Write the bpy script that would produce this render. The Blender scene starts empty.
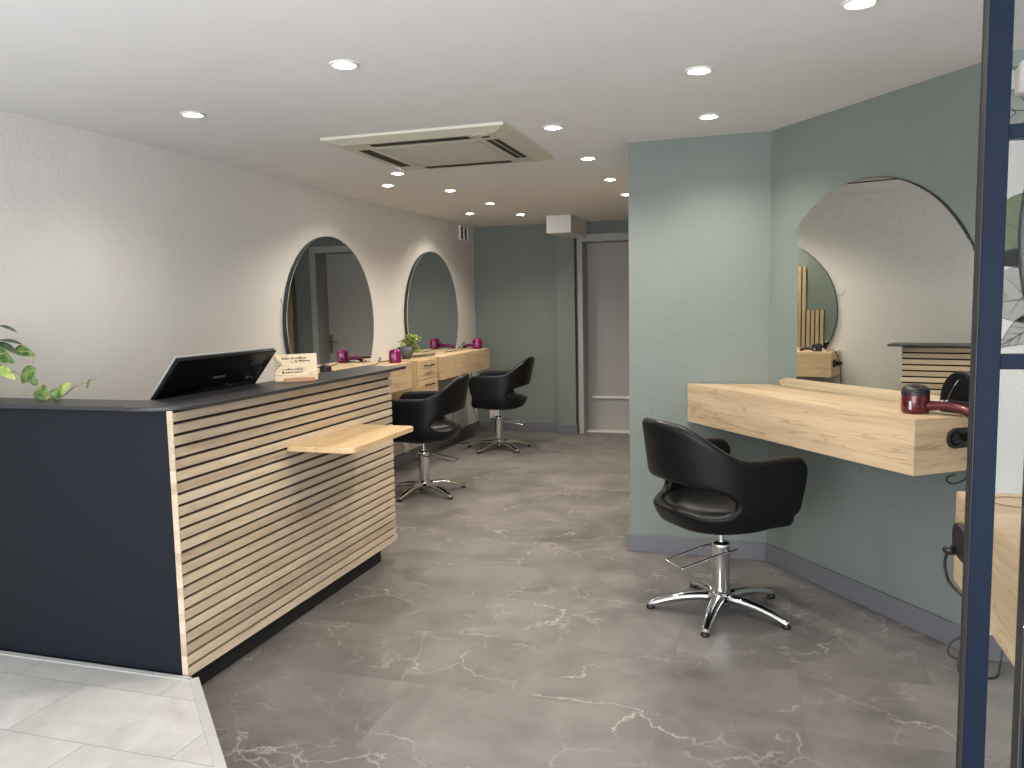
import bpy, bmesh, math, random
from mathutils import Vector, Matrix
random.seed(7)
SC = bpy.context.scene
COL = SC.collection
PI = math.pi
H = 2.26                                   # ceiling height
WN = Vector((.8, .6, 0)); WD = Vector((-.6, .8, 0))   # right green wall: into the wall / along it
CORN = Vector((.047, 4.432, 0))            # inner corner of the green walls

# ------------------------------------------------------------------ materials
def mat(name):
    m = bpy.data.materials.new(name); m.use_nodes = True
    nt = m.node_tree; b = nt.nodes['Principled BSDF']
    return m, nt, b
def N(nt, t, **kw):
    n = nt.nodes.new(t)
    for k, v in kw.items():
        if hasattr(n, k): setattr(n, k, v)
        else: n.inputs[k].default_value = v
    return n
def L(nt, a, b): nt.links.new(a, b)
def plain(name, col, rough=.5, metal=0, bump=0, bscale=60, var=0, spec=None, coat=0):
    m, nt, b = mat(name)
    b.inputs['Base Color'].default_value = (*col, 1)
    b.inputs['Roughness'].default_value = rough
    b.inputs['Metallic'].default_value = metal
    if spec is not None: b.inputs['Specular IOR Level'].default_value = spec
    if coat: b.inputs['Coat Weight'].default_value = coat; b.inputs['Coat Roughness'].default_value = .08
    tc = N(nt, 'ShaderNodeTexCoord')
    nz = N(nt, 'ShaderNodeTexNoise', Scale=bscale, Detail=4.0)
    L(nt, tc.outputs['Object'], nz.inputs['Vector'])
    if var:
        r = N(nt, 'ShaderNodeMix', data_type='RGBA')
        r.inputs[6].default_value = (*[c*(1-var) for c in col], 1)
        r.inputs[7].default_value = (*[min(1, c*(1+var)) for c in col], 1)
        L(nt, nz.outputs['Fac'], r.inputs[0]); L(nt, r.outputs[2], b.inputs['Base Color'])
    if bump:
        bp = N(nt, 'ShaderNodeBump', Strength=bump, Distance=.01)
        L(nt, nz.outputs['Fac'], bp.inputs['Height']); L(nt, bp.outputs['Normal'], b.inputs['Normal'])
    return m
def plaster(name, col, rough=.75, lump=.25):
    # hand-trowelled plaster: broad lumps, scraped ridges and a fine grain
    m, nt, b = mat(name)
    b.inputs['Roughness'].default_value = rough
    b.inputs['Specular IOR Level'].default_value = .3
    tc = N(nt, 'ShaderNodeTexCoord')
    a = N(nt, 'ShaderNodeTexNoise', Scale=3.5, Detail=5.0, Roughness=.55)
    c = N(nt, 'ShaderNodeTexNoise', Scale=22.0, Detail=6.0, Roughness=.6, Distortion=1.2)
    for n in (a, c): L(nt, tc.outputs['Object'], n.inputs['Vector'])
    ad = N(nt, 'ShaderNodeMath', operation='MULTIPLY_ADD'); ad.inputs[1].default_value = .45
    L(nt, c.outputs['Fac'], ad.inputs[0]); L(nt, a.outputs['Fac'], ad.inputs[2])
    bp = N(nt, 'ShaderNodeBump', Strength=lump, Distance=.03)
    L(nt, ad.outputs[0], bp.inputs['Height']); L(nt, bp.outputs['Normal'], b.inputs['Normal'])
    mx = N(nt, 'ShaderNodeMix', data_type='RGBA')
    mx.inputs[6].default_value = (*[x*.955 for x in col], 1); mx.inputs[7].default_value = (*[x*1.03 for x in col], 1)
    L(nt, a.outputs['Fac'], mx.inputs[0]); L(nt, mx.outputs[2], b.inputs['Base Color'])
    return m
def wood(name, light, dark, axis='X', rough=.45, band=0, scale=1.0, off=(0, 0, 0)):
    # long-grained oak; axis = grain direction in object space; band = per-slat tone step in z
    m, nt, b = mat(name)
    b.inputs['Roughness'].default_value = rough
    b.inputs['Specular IOR Level'].default_value = .35
    tc = N(nt, 'ShaderNodeTexCoord')
    sc = {'X': (.9, 9, 11), 'Y': (9, .9, 11), 'Z': (11, 9, .9)}[axis]
    mp = N(nt, 'ShaderNodeMapping'); mp.inputs['Scale'].default_value = [s*scale for s in sc]; mp.inputs['Location'].default_value = off
    L(nt, tc.outputs['Object'], mp.inputs['Vector'])
    vec = mp.outputs['Vector']
    wn = None
    if band:
        sp = N(nt, 'ShaderNodeSeparateXYZ'); L(nt, tc.outputs['Object'], sp.inputs[0])
        dv = N(nt, 'ShaderNodeMath', operation='DIVIDE'); dv.inputs[1].default_value = band
        L(nt, sp.outputs['Z'], dv.inputs[0])
        fl = N(nt, 'ShaderNodeMath', operation='FLOOR'); L(nt, dv.outputs[0], fl.inputs[0])
        wn = N(nt, 'ShaderNodeTexWhiteNoise', noise_dimensions='1D'); L(nt, fl.outputs[0], wn.inputs['W'])
        sv = N(nt, 'ShaderNodeVectorMath', operation='SCALE'); sv.inputs['Scale'].default_value = 37
        L(nt, wn.outputs['Color'], sv.inputs[0])
        av = N(nt, 'ShaderNodeVectorMath', operation='ADD')
        L(nt, vec, av.inputs[0]); L(nt, sv.outputs[0], av.inputs[1]); vec = av.outputs[0]
    n1 = N(nt, 'ShaderNodeTexNoise', Scale=1.3, Detail=6.0, Roughness=.6, Distortion=.6)
    n2 = N(nt, 'ShaderNodeTexNoise', Scale=6.0, Detail=5.0, Roughness=.7)
    for n in (n1, n2): L(nt, vec, n.inputs['Vector'])
    cr = N(nt, 'ShaderNodeValToRGB')
    e = cr.color_ramp.elements
    e[0].position = .3; e[0].color = (*dark, 1); e[1].position = .62; e[1].color = (*light, 1)
    L(nt, n1.outputs['Fac'], cr.inputs[0])
    c2 = N(nt, 'ShaderNodeValToRGB'); f = c2.color_ramp.elements
    f[0].position = .3; f[0].color = (.72, .66, .6, 1); f[1].position = .5; f[1].color = (1, 1, 1, 1)
    L(nt, n2.outputs['Fac'], c2.inputs[0])
    mx = N(nt, 'ShaderNodeMix', data_type='RGBA', blend_type='MULTIPLY'); mx.inputs[0].default_value = .55
    L(nt, cr.outputs[0], mx.inputs[6]); L(nt, c2.outputs[0], mx.inputs[7])
    # dark cracks and knots here and there
    n3 = N(nt, 'ShaderNodeTexNoise', Scale=.9, Detail=3.0, Roughness=.5, Distortion=2.2); L(nt, vec, n3.inputs['Vector'])
    c3 = N(nt, 'ShaderNodeValToRGB'); g = c3.color_ramp.elements
    g[0].position = .485; g[0].color = (1, 1, 1, 1); g[1].position = .5; g[1].color = (.5, .4, .3, 1)
    k = c3.color_ramp.elements.new(.515); k.color = (1, 1, 1, 1)
    L(nt, n3.outputs['Fac'], c3.inputs[0])
    m2 = N(nt, 'ShaderNodeMix', data_type='RGBA', blend_type='MULTIPLY'); m2.inputs[0].default_value = .3 if band else .6
    L(nt, mx.outputs[2], m2.inputs[6]); L(nt, c3.outputs[0], m2.inputs[7])
    out = m2.outputs[2]
    if wn:
        c4 = N(nt, 'ShaderNodeValToRGB'); q = c4.color_ramp.elements
        q[0].color = (.74, .71, .68, 1); q[1].color = (1, 1, 1, 1)
        L(nt, wn.outputs['Value'], c4.inputs[0])
        m3 = N(nt, 'ShaderNodeMix', data_type='RGBA', blend_type='MULTIPLY'); m3.inputs[0].default_value = 1
        L(nt, out, m3.inputs[6]); L(nt, c4.outputs[0], m3.inputs[7]); out = m3.outputs[2]
    L(nt, out, b.inputs['Base Color'])
    bp = N(nt, 'ShaderNodeBump', Strength=.12, Distance=.002)
    L(nt, n2.outputs['Fac'], bp.inputs['Height']); L(nt, bp.outputs['Normal'], b.inputs['Normal'])
    return m
def emit(name, col, s):
    m, nt, b = mat(name)
    b.inputs['Base Color'].default_value = (*col, 1)
    b.inputs['Emission Color'].default_value = (*col, 1); b.inputs['Emission Strength'].default_value = s
    return m
def stone_floor():
    m, nt, b = mat('dark_stone_vinyl')
    tc = N(nt, 'ShaderNodeTexCoord')
    mp = N(nt, 'ShaderNodeMapping'); mp.inputs['Location'].default_value = (.31, .12, 0)
    L(nt, tc.outputs['Object'], mp.inputs['Vector'])
    br = N(nt, 'ShaderNodeTexBrick', offset=.5, Scale=1.0); br.inputs['Brick Width'].default_value = .92
    br.inputs['Row Height'].default_value = .46; br.inputs['Mortar Size'].default_value = .0012; br.inputs['Mortar Smooth'].default_value = .2
    br.inputs['Color1'].default_value = (0, 0, 0, 1); br.inputs['Color2'].default_value = (1, 1, 1, 1); br.inputs['Mortar'].default_value = (.4, .4, .4, 1)
    L(nt, mp.outputs[0], br.inputs['Vector'])
    # each plank samples another piece of the stone
    sv = N(nt, 'ShaderNodeVectorMath', operation='SCALE'); sv.inputs['Scale'].default_value = 13
    L(nt, br.outputs['Color'], sv.inputs[0])
    av = N(nt, 'ShaderNodeVectorMath', operation='ADD'); L(nt, tc.outputs['Object'], av.inputs[0]); L(nt, sv.outputs[0], av.inputs[1])
    base = N(nt, 'ShaderNodeTexNoise', Scale=2.6, Detail=8.0, Roughness=.62, Distortion=.5); L(nt, av.outputs[0], base.inputs['Vector'])
    cr = N(nt, 'ShaderNodeValToRGB'); e = cr.color_ramp.elements
    e[0].position = .28; e[0].color = (.105, .096, .09, 1); e[1].position = .74; e[1].color = (.22, .203, .192, 1)
    L(nt, base.outputs['Fac'], cr.inputs[0])
    # thin pale veins: edges of warped cells, broken up by a second noise
    def vein(scale, width, warp, seed, lo, strength, stretch):
        o = N(nt, 'ShaderNodeMapping'); o.inputs['Location'].default_value = (seed, seed*.7, 0); o.inputs['Rotation'].default_value = (0, 0, seed); o.inputs['Scale'].default_value = (1, stretch, 1)
        L(nt, av.outputs[0], o.inputs['Vector'])
        n = N(nt, 'ShaderNodeTexNoise', Scale=scale*1.7, Detail=5.0, Roughness=.6); L(nt, o.outputs[0], n.inputs['Vector'])
        w_ = N(nt, 'ShaderNodeVectorMath', operation='SCALE'); w_.inputs['Scale'].default_value = warp; L(nt, n.outputs['Color'], w_.inputs[0])
        d = N(nt, 'ShaderNodeVectorMath', operation='ADD'); L(nt, o.outputs[0], d.inputs[0]); L(nt, w_.outputs[0], d.inputs[1])
        v = N(nt, 'ShaderNodeTexVoronoi', feature='DISTANCE_TO_EDGE', Scale=scale); L(nt, d.outputs[0], v.inputs['Vector'])
        mr = N(nt, 'ShaderNodeMapRange'); mr.inputs['From Min'].default_value = 0; mr.inputs['From Max'].default_value = width
        mr.inputs['To Min'].default_value = 1; mr.inputs['To Max'].default_value = 0; L(nt, v.outputs['Distance'], mr.inputs['Value'])
        k = N(nt, 'ShaderNodeTexNoise', Scale=2.2, Detail=4.0); L(nt, o.outputs[0], k.inputs['Vector'])
        kr = N(nt, 'ShaderNodeMapRange'); kr.inputs['From Min'].default_value = lo; kr.inputs['From Max'].default_value = lo+.14; L(nt, k.outputs['Fac'], kr.inputs['Value'])
        p = N(nt, 'ShaderNodeMath', operation='MULTIPLY'); L(nt, mr.outputs[0], p.inputs[0]); L(nt, kr.outputs[0], p.inputs[1])
        q = N(nt, 'ShaderNodeMath', operation='MULTIPLY'); q.inputs[1].default_value = strength; L(nt, p.outputs[0], q.inputs[0])
        return q.outputs[0]
    v1 = vein(1.7, .011, .38, 3.1, .47, .75, 1.5); v2 = vein(5.0, .03, .16, 8.7, .55, .6, 1.3); v3 = vein(2.9, .014, .25, 15.2, .52, .6, .7)
    a1 = N(nt, 'ShaderNodeMath', operation='MAXIMUM'); L(nt, v1, a1.inputs[0]); L(nt, v2, a1.inputs[1])
    a2 = N(nt, 'ShaderNodeMath', operation='MAXIMUM'); L(nt, a1.outputs[0], a2.inputs[0]); L(nt, v3, a2.inputs[1])
    mx = N(nt, 'ShaderNodeMix', data_type='RGBA'); mx.inputs[7].default_value = (.46, .43, .40, 1)
    L(nt, a2.outputs[0], mx.inputs[0]); L(nt, cr.outputs[0], mx.inputs[6])
    mm = N(nt, 'ShaderNodeMix', data_type='RGBA'); mm.inputs[7].default_value = (.11, .1, .09, 1)
    ms = N(nt, 'ShaderNodeMath', operation='MULTIPLY'); ms.inputs[1].default_value = .55; L(nt, br.outputs['Fac'], ms.inputs[0])
    L(nt, ms.outputs[0], mm.inputs[0]); L(nt, mx.outputs[2], mm.inputs[6])
    L(nt, mm.outputs[2], b.inputs['Base Color'])
    rr = N(nt, 'ShaderNodeMapRange'); rr.inputs['To Min'].default_value = .3; rr.inputs['To Max'].default_value = .46
    L(nt, base.outputs['Fac'], rr.inputs['Value']); L(nt, rr.outputs[0], b.inputs['Roughness'])
    bp = N(nt, 'ShaderNodeBump', Strength=.06, Distance=.004); L(nt, base.outputs['Fac'], bp.inputs['Height']); L(nt, bp.outputs['Normal'], b.inputs['Normal'])
    return m
def light_tiles():
    m, nt, b = mat('pale_stone_tiles')
    tc = N(nt, 'ShaderNodeTexCoord')
    mp = N(nt, 'ShaderNodeMapping'); mp.inputs['Location'].default_value = (1.945+6.2, -1.83+6.3, 0)
    L(nt, tc.outputs['Object'], mp.inputs['Vector'])
    br = N(nt, 'ShaderNodeTexBrick', offset=.5, Scale=1.0); br.inputs['Brick Width'].default_value = .62
    br.inputs['Row Height'].default_value = .315; br.inputs['Mortar Size'].default_value = .0016; br.inputs['Mortar Smooth'].default_value = .1
    br.inputs['Color1'].default_value = (0, 0, 0, 1); br.inputs['Color2'].default_value = (1, 1, 1, 1)
    L(nt, mp.outputs[0], br.inputs['Vector'])
    sv = N(nt, 'ShaderNodeVectorMath', operation='SCALE'); sv.inputs['Scale'].default_value = 9; L(nt, br.outputs['Color'], sv.inputs[0])
    av = N(nt, 'ShaderNodeVectorMath', operation='ADD'); L(nt, tc.outputs['Object'], av.inputs[0]); L(nt, sv.outputs[0], av.inputs[1])
    n = N(nt, 'ShaderNodeTexNoise', Scale=5.0, Detail=8.0, Roughness=.65, Distortion=.4); L(nt, av.outputs[0], n.inputs['Vector'])
    cr = N(nt, 'ShaderNodeValToRGB'); e = cr.color_ramp.elements
    e[0].position = .3; e[0].color = (.47, .45, .42, 1); e[1].position = .68; e[1].color = (.66, .64, .61, 1)
    L(nt, n.outputs['Fac'], cr.inputs[0])
    mm = N(nt, 'ShaderNodeMix', data_type='RGBA'); mm.inputs[7].default_value = (.3, .285, .26, 1)
    L(nt, br.outputs['Fac'], mm.inputs[0]); L(nt, cr.outputs[0], mm.inputs[6]); L(nt, mm.outputs[2], b.inputs['Base Color'])
    b.inputs['Roughness'].default_value = .42
    return m
def glass_mat():
    m = bpy.data.materials.new('clear_glass'); m.use_nodes = True; nt = m.node_tree; nt.nodes.clear()
    o = N(nt, 'ShaderNodeOutputMaterial'); t = N(nt, 'ShaderNodeBsdfTransparent'); t.inputs[0].default_value = (.97, .985, .98, 1)
    g = N(nt, 'ShaderNodeBsdfGlossy'); g.inputs['Roughness'].default_value = .02
    f = N(nt, 'ShaderNodeFresnel'); f.inputs['IOR'].default_value = 1.12
    x = N(nt, 'ShaderNodeMixShader'); L(nt, f.outputs[0], x.inputs[0]); L(nt, t.outputs[0], x.inputs[1]); L(nt, g.outputs[0], x.inputs[2])
    L(nt, x.outputs[0], o.inputs[0]); return m
def leaf_mat(name, a, c):
    m, nt, b = mat(name); b.inputs['Roughness'].default_value = .4
    tc = N(nt, 'ShaderNodeTexCoord'); n = N(nt, 'ShaderNodeTexNoise', Scale=40.0, Detail=3.0); L(nt, tc.outputs['Object'], n.inputs['Vector'])
    mx = N(nt, 'ShaderNodeMix', data_type='RGBA'); mx.inputs[6].default_value = (*a, 1); mx.inputs[7].default_value = (*c, 1)
    mr = N(nt, 'ShaderNodeMapRange'); mr.inputs['From Min'].default_value = .4; mr.inputs['From Max'].default_value = .62
    L(nt, n.outputs['Fac'], mr.inputs['Value']); L(nt, mr.outputs[0], mx.inputs[0]); L(nt, mx.outputs[2], b.inputs['Base Color'])
    b.inputs['Subsurface Weight'].default_value = .0
    return m

M = {}
M['white_wall'] = plaster('white_plaster', (.67, .645, .605), lump=.17)
M['paper_white'] = plaster('white_wallpaper', (.69, .68, .65), lump=.05)
M['green_wall'] = plaster('sage_green_plaster', (.186, .214, .193), lump=.22, rough=.6)
M['ceiling'] = plaster('ceiling_paint', (.83, .82, .81), lump=.04, rough=.85)
M['floor'] = stone_floor()
M['tiles'] = light_tiles()
M['base'] = plain('grey_skirting', (.135, .138, .152), .5, var=.05)
M['door_grey'] = plain('grey_door_paint', (.36, .35, .335), .5, var=.03)
M['frame_grey'] = plain('grey_frame_paint', (.36, .36, .345), .5, var=.03)
M['oak'] = wood('oak_laminate', (.62, .47, .295), (.46, .325, .19), 'Y')
M['oak_x'] = wood('oak_laminate_cross', (.62, .47, .295), (.46, .325, .19), 'X')
M['oak_z'] = wood('oak_laminate_upright', (.56, .42, .25), (.42, .30, .17), 'Z')
M['slat'] = wood('oak_slats', (.70, .58, .43), (.54, .43, .31), 'Y', band=.0421, rough=.5)
M['slat_z'] = wood('oak_slats_upright', (.60, .45, .28), (.42, .30, .17), 'Z', rough=.5)
M['beech'] = wood('pale_beech', (.68, .50, .28), (.56, .385, .2), 'Y', rough=.35)
M['plywood'] = wood('plywood', (.72, .60, .42), (.62, .49, .32), 'X', rough=.6)
M['stand_wood'] = wood('reddish_wood', (.52, .30, .19), (.43, .23, .14), 'X', rough=.5)
M['dark_gap'] = plain('dark_gap_felt', (.018, .014, .011), .9)
M['navy'] = plain('anthracite_board', (.0075, .0098, .0145), .6, spec=.2, var=.06, bscale=8)
M['counter_top'] = plain('anthracite_worktop', (.026, .026, .029), .4, var=.1, bscale=25)
M['black'] = plain('black_plastic', (.008, .008, .009), .4)
M['gloss_black'] = plain('glossy_black_plastic', (.002, .002, .0025), .25, spec=.2)
M['matt_black'] = plain('matt_black_base', (.004, .004, .005), .8)
M['leather'] = plain('black_leatherette', (.0035, .0038, .0048), .36, spec=.24, bump=.12, bscale=220)
M['chrome'] = plain('polished_chrome', (.78, .78, .79), .09, 1)
M['steel'] = plain('brushed_steel', (.6, .6, .6), .25, 1)
M['silver'] = plain('silver_plastic', (.5, .51, .52), .35, .3)
M['mirror'] = plain('mirror_glass', (.83, .86, .83), .0, 1)
M['mirror_edge'] = plain('dark_mirror_edge', (.03, .033, .036), .3)
M['ac'] = plain('ivory_plastic', (.60, .575, .47), .45)
M['ac_dark'] = plain('vent_shadow', (.012, .012, .012), .7)
M['ac_grille'] = plain('ivory_grille', (.53, .515, .43), .6, bump=.3, bscale=300)
M['white_plastic'] = plain('white_plastic', (.75, .73, .69), .4)
M['trim_white'] = plain('white_lamp_ring', (.72, .70, .66), .35)
M['lamp'] = emit('lit_lamp_lens', (1, .93, .82), 60)
M['blue'] = plain('dark_blue_steel', (.004, .0088, .019), .55, spec=.1, var=.12, bscale=3)
M['grey_rebate'] = plain('grey_rebate', (.02, .02, .022), .45)
M['glass'] = glass_mat()
M['magenta'] = plain('magenta_metallic', (.20, .008, .10), .22, .35, coat=.6)
M['burgundy'] = plain('burgundy_metallic', (.085, .003, .010), .2, .35, coat=.6)
M['alu'] = plain('aluminium_nosing', (.60, .60, .585), .4, .25)
M['terra'] = plain('terracotta', (.45, .2, .1), .8, var=.1)
M['stone_pot'] = plain('grey_stone_pot', (.085, .087, .09), .75, var=.25, bscale=40, bump=.4)
M['soil'] = plain('soil', (.03, .02, .012), .95)
M['leaf'] = leaf_mat('pothos_leaf', (.04, .095, .018), (.17, .25, .06))
M['leaf_light'] = leaf_mat('light_green_leaf', (.20, .31, .055), (.44, .50, .16))
M['leaf_dark'] = leaf_mat('dark_pointed_leaf', (.035, .07, .03), (.09, .14, .06))
M['stem'] = plain('plant_stem', (.3, .3, .12), .6)
M['paint_green'] = plain('printed_green_leaf', (.15, .19, .10), .75, var=.25, bscale=30)
M['paint_pale'] = plain('printed_pale_leaf', (.36, .37, .34), .75, var=.2, bscale=40)
M['paint_dark'] = plain('printed_dark_green', (.05, .075, .03), .75, var=.3, bscale=30)
M['paint_ink'] = plain('printed_ink', (.05, .05, .05), .8)
M['ink'] = plain('dark_print', (.03, .025, .02), .7)
M['sage_trim'] = plain('sage_trim_paint', (.27, .31, .29), .6)
M['brass'] = plain('satin_handle', (.22, .19, .10), .3, .6)
M['mark_grey'] = plain('grey_mark', (.12, .12, .125), .5)
M['sticker'] = plain('grey_sticker', (.035, .035, .037), .4)

# ------------------------------------------------------------------ geometry helpers
class MB:
    def __init__(s): s.bm = bmesh.new(); s.mats = []
    def _m(s, faces, mi):
        if mi is not None:
            for f in faces: f.material_index = mi
    def box(s, lo, hi, bev=0, seg=2, mi=None, xf=None):
        lo, hi = Vector(lo), Vector(hi)
        t = bmesh.new(); r = bmesh.ops.create_cube(t, size=1)
        for v in t.verts: v.co = Vector([(lo[i]+hi[i])/2 + v.co[i]*(hi[i]-lo[i]) for i in range(3)])
        if bev:
            bmesh.ops.bevel(t, geom=list(t.edges), offset=bev, segments=seg, affect='EDGES', profile=.5)
        s._merge(t, mi, xf)
    def prism(s, poly, z0, z1, bev=0, mi=None, xf=None, seg=2, smooth=False):
        t = bmesh.new()
        a = [t.verts.new((p[0], p[1], z0)) for p in poly]; b = [t.verts.new((p[0], p[1], z1)) for p in poly]
        n = len(poly)
        t.faces.new(a[::-1]); t.faces.new(b)
        for i in range(n): t.faces.new((a[i], a[(i+1) % n], b[(i+1) % n], b[i]))
        bmesh.ops.recalc_face_normals(t, faces=t.faces)
        if bev:
            bmesh.ops.bevel(t, geom=[e for e in t.edges], offset=bev, segments=seg, affect='EDGES', profile=.5)
        s._merge(t, mi, xf)
    def lathe(s, prof, seg=32, mi=None, xf=None, smooth=True):
        t = bmesh.new(); rings = []
        for r, z in prof:
            if r <= 1e-6: rings.append([t.verts.new((0, 0, z))])
            else: rings.append([t.verts.new((r*math.cos(2*PI*k/seg), r*math.sin(2*PI*k/seg), z)) for k in range(seg)])
        for A, B in zip(rings, rings[1:]):
            for k in range(seg):
                a0, a1 = A[k % len(A)], A[(k+1) % len(A)]; b0, b1 = B[k % len(B)], B[(k+1) % len(B)]
                vs = []
                for v in (a0, a1, b1, b0):
                    if v not in vs: vs.append(v)
                if len(vs) > 2:
                    try: t.faces.new(vs).smooth = smooth
                    except ValueError: pass
        bmesh.ops.recalc_face_normals(t, faces=t.faces)
        s._merge(t, mi, xf)
    def tube(s, pts, r, seg=10, mi=None, closed=False, xf=None, flat=1.0):
        pts = [Vector(p) for p in pts]; n = len(pts)
        rs = r if isinstance(r, (list, tuple)) else [r]*n
        t = bmesh.new(); rings = []; up = None
        for i, p in enumerate(pts):
            if closed: d = pts[(i+1) % n]-pts[i-1]
            else: d = pts[min(i+1, n-1)]-pts[max(i-1, 0)]
            d.normalize()
            if up is None: up = Vector((0, 0, 1)) if abs(d.z) < .9 else Vector((1, 0, 0))
            x = d.cross(up); x.normalize(); y = x.cross(d); up = y
            rings.append([t.verts.new(p + (x*math.cos(2*PI*k/seg)+y*math.sin(2*PI*k/seg)*flat)*rs[i]) for k in range(seg)])
        for i in range(n if closed else n-1):
            A, B = rings[i], rings[(i+1) % n]
            for k in range(seg): t.faces.new((A[k], A[(k+1) % seg], B[(k+1) % seg], B[k])).smooth = True
        if not closed: t.faces.new(rings[0][::-1]); t.faces.new(rings[-1])
        bmesh.ops.recalc_face_normals(t, faces=t.faces)
        s._merge(t, mi, xf)
    def _merge(s, t, mi, xf):
        if mi is not None:
            for f in t.faces: f.material_index = mi
        if xf is not None: t.transform(xf)
        me = bpy.data.meshes.new('tmp'); t.to_mesh(me); t.free(); s.bm.from_mesh(me); bpy.data.meshes.remove(me)
    def build(s, name, m, parent=None, label=None):
        me = bpy.data.meshes.new(name); s.bm.to_mesh(me); s.bm.free()
        for x in (m if isinstance(m, (list, tuple)) else [m]): me.materials.append(M[x])
        o = bpy.data.objects.new(name, me); COL.objects.link(o)
        if parent: o.parent = parent
        if label: o['label'] = label
        return o
def spline(pts, n=8):
    P = [Vector(p) for p in pts]; out = []
    for i in range(len(P)-1):
        p0, p1, p2, p3 = P[max(i-1, 0)], P[i], P[i+1], P[min(i+2, len(P)-1)]
        for k in range(n):
            t = k/n
            out.append(.5*((2*p1)+(p2-p0)*t+(2*p0-5*p1+4*p2-p3)*t*t+(3*p1-p0-3*p2+p3)*t**3))
    out.append(P[-1]); return out
def thing(name, label, cat, loc=(0, 0, 0), rz=0, group=None):
    o = bpy.data.objects.new(name, None); o.empty_display_size = .1; COL.objects.link(o)
    o.location = loc; o.rotation_euler = (0, 0, rz); o['label'] = label; o['category'] = cat
    if group: o['group'] = group
    return o
def tag(o, label, cat, group=None):
    o['label'] = label; o['category'] = cat
    if group: o['group'] = group
    return o
def struct(o): o['kind'] = 'structure'; return o
def copy_tree(o, parent=None):
    c = o.copy(); COL.objects.link(c); c.parent = parent
    for ch in list(o.children): copy_tree(ch, c)
    return c
def arc(cx, cy, r, a0, a1, n=10):
    return [(cx+r*math.cos(math.radians(a0+(a1-a0)*k/n)), cy+r*math.sin(math.radians(a0+(a1-a0)*k/n))) for k in range(n+1)]
def W(s, d, z=0):                                   # point on the right green wall: s along it from the corner, d out from it
    p = CORN - WD*s - WN*d; return (p.x, p.y, z)

# ------------------------------------------------------------------ the room
m = MB(); m.box((-3.9, -1.6, -.1), (3.1, 8.8, 0)); struct(m.build('floor', 'floor'))
m = MB(); m.box((-3.9, -1.6, H), (3.1, 8.8, H+.1)); struct(m.build('ceiling', 'ceiling'))
m = MB(); m.prism([(-3.9, -1.6), (-3.385, -1.6), (-3.085, 2.7), (-3.055, 3.2), (-3.042, 3.62), (-3.042, 8.6), (-3.9, 8.6)], 0, H); struct(m.build('wall_left', 'white_wall'))
DX0, DX1, DZ = -1.865, -.93, 2.125                     # rear door opening incl. frame
m = MB(); m.box((-3.042, 8.5, 0), (DX0, 8.6, H)); m.box((DX1, 8.5, 0), (-.6, 8.6, H)); m.box((DX0, 8.5, DZ), (DX1, 8.6, H))
struct(m.build('wall_back', 'green_wall'))
m = MB(); m.box((DX0-.02, 8.83, 0), (DX1+.02, 8.85, H)); struct(m.build('wall_behind', 'white_wall'))
m = MB(); m.box((-.691, 4.53, 0), (-.6, 8.5, H)); struct(m.build('wall_side', 'green_wall'))
m = MB(); m.prism([(-.691, 4.445), (.047, 4.432), (.13, 4.53), (-.691, 4.53)], 0, H); struct(m.build('wall_center', 'green_wall'))
a = Vector(W(0, 0)); b_ = Vector(W(1.302, 0))
m = MB(); m.prism([a.to_tuple()[:2], b_.to_tuple()[:2], (b_+WN*.1+Vector((0, .05, 0))).to_tuple()[:2], (a+WN*.1).to_tuple()[:2]], 0, H); struct(m.build('wall_right', 'green_wall'))
WX, WY = b_.x, b_.y
# papered wall with printed leaves (x to the right, seen through the glass)
m = MB(); m.box((WX, WY, 0), (3.0, WY+.1, H), mi=0)
def leafpoly(pts, mi, t=.0012):
    if max(p[0] for p in pts) < WX+.006: return
    pts = [(max(p[0], WX+.003+.0001*i), p[1]) for i, p in enumerate(pts)]
    m.prism([(p[0], p[1]) for p in pts], 0, t, mi=mi, xf=Matrix(((1, 0, 0, 0), (0, 0, -1, WY), (0, 1, 0, 0), (0, 0, 0, 1))))
def blade(x, z, ln, w, ang, mi, veins=7, ink=4):
    c, s = math.cos(math.radians(ang)), math.sin(math.radians(ang))
    P = []
    n = 14
    for k in range(n+1): t = k/n; P.append((t*ln, w*math.sin(PI*t**.75)*(1-.12*math.sin(9*t))))
    for k in range(n-1, 0, -1): t = k/n; P.append((t*ln, -w*math.sin(PI*t**.8)*(1-.1*math.sin(7*t))))
    leafpoly([(x+p[0]*c-p[1]*s, z+p[0]*s+p[1]*c) for p in P], mi)
    def line(p, q, wd):
        d = Vector((q[0]-p[0], q[1]-p[1])); d.normalize(); nn = Vector((-d.y, d.x))*wd
        Q = [(p[0]+nn.x, p[1]+nn.y), (p[0]-nn.x, p[1]-nn.y), (q[0]-nn.x*.4, q[1]-nn.y*.4), (q[0]+nn.x*.4, q[1]+nn.y*.4)]
        leafpoly([(x+u*c-v*s, z+u*s+v*c) for u, v in Q], ink, .002)
    line((0, 0), (ln, 0), .0035)
    for k in range(1, veins+1):
        t = k/(veins+1)
        hw = w*math.sin(PI*t**.78)*.85
        line((t*ln*.9, 0), (min(ln, t*ln*.9+.35*hw+.03), hw), .0016); line((t*ln*.9, 0), (min(ln, t*ln*.9+.35*hw+.03), -hw), .0016)
    for A, B in zip(P, P[1:]+P[:1]): line(A, B, .0014)
blade(1.30, 1.74, .72, .135, 196, 1, 10)
blade(1.32, 1.54, .62, .045, 181, 2, 7)
blade(1.30, 1.44, .66, .11, 186, 3, 10)
blade(1.06, 1.35, .26, .055, 214, 3, 6)
blade(1.36, 2.02, .66, .13, 176, 3, 10)
blade(1.50, 1.95, .5, .1, 30, 3, 7)
blade(2.5, 1.5, .9, .2, 120, 1, 9); blade(2.2, 1.3, .7, .16, 65, 3, 9)
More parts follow.
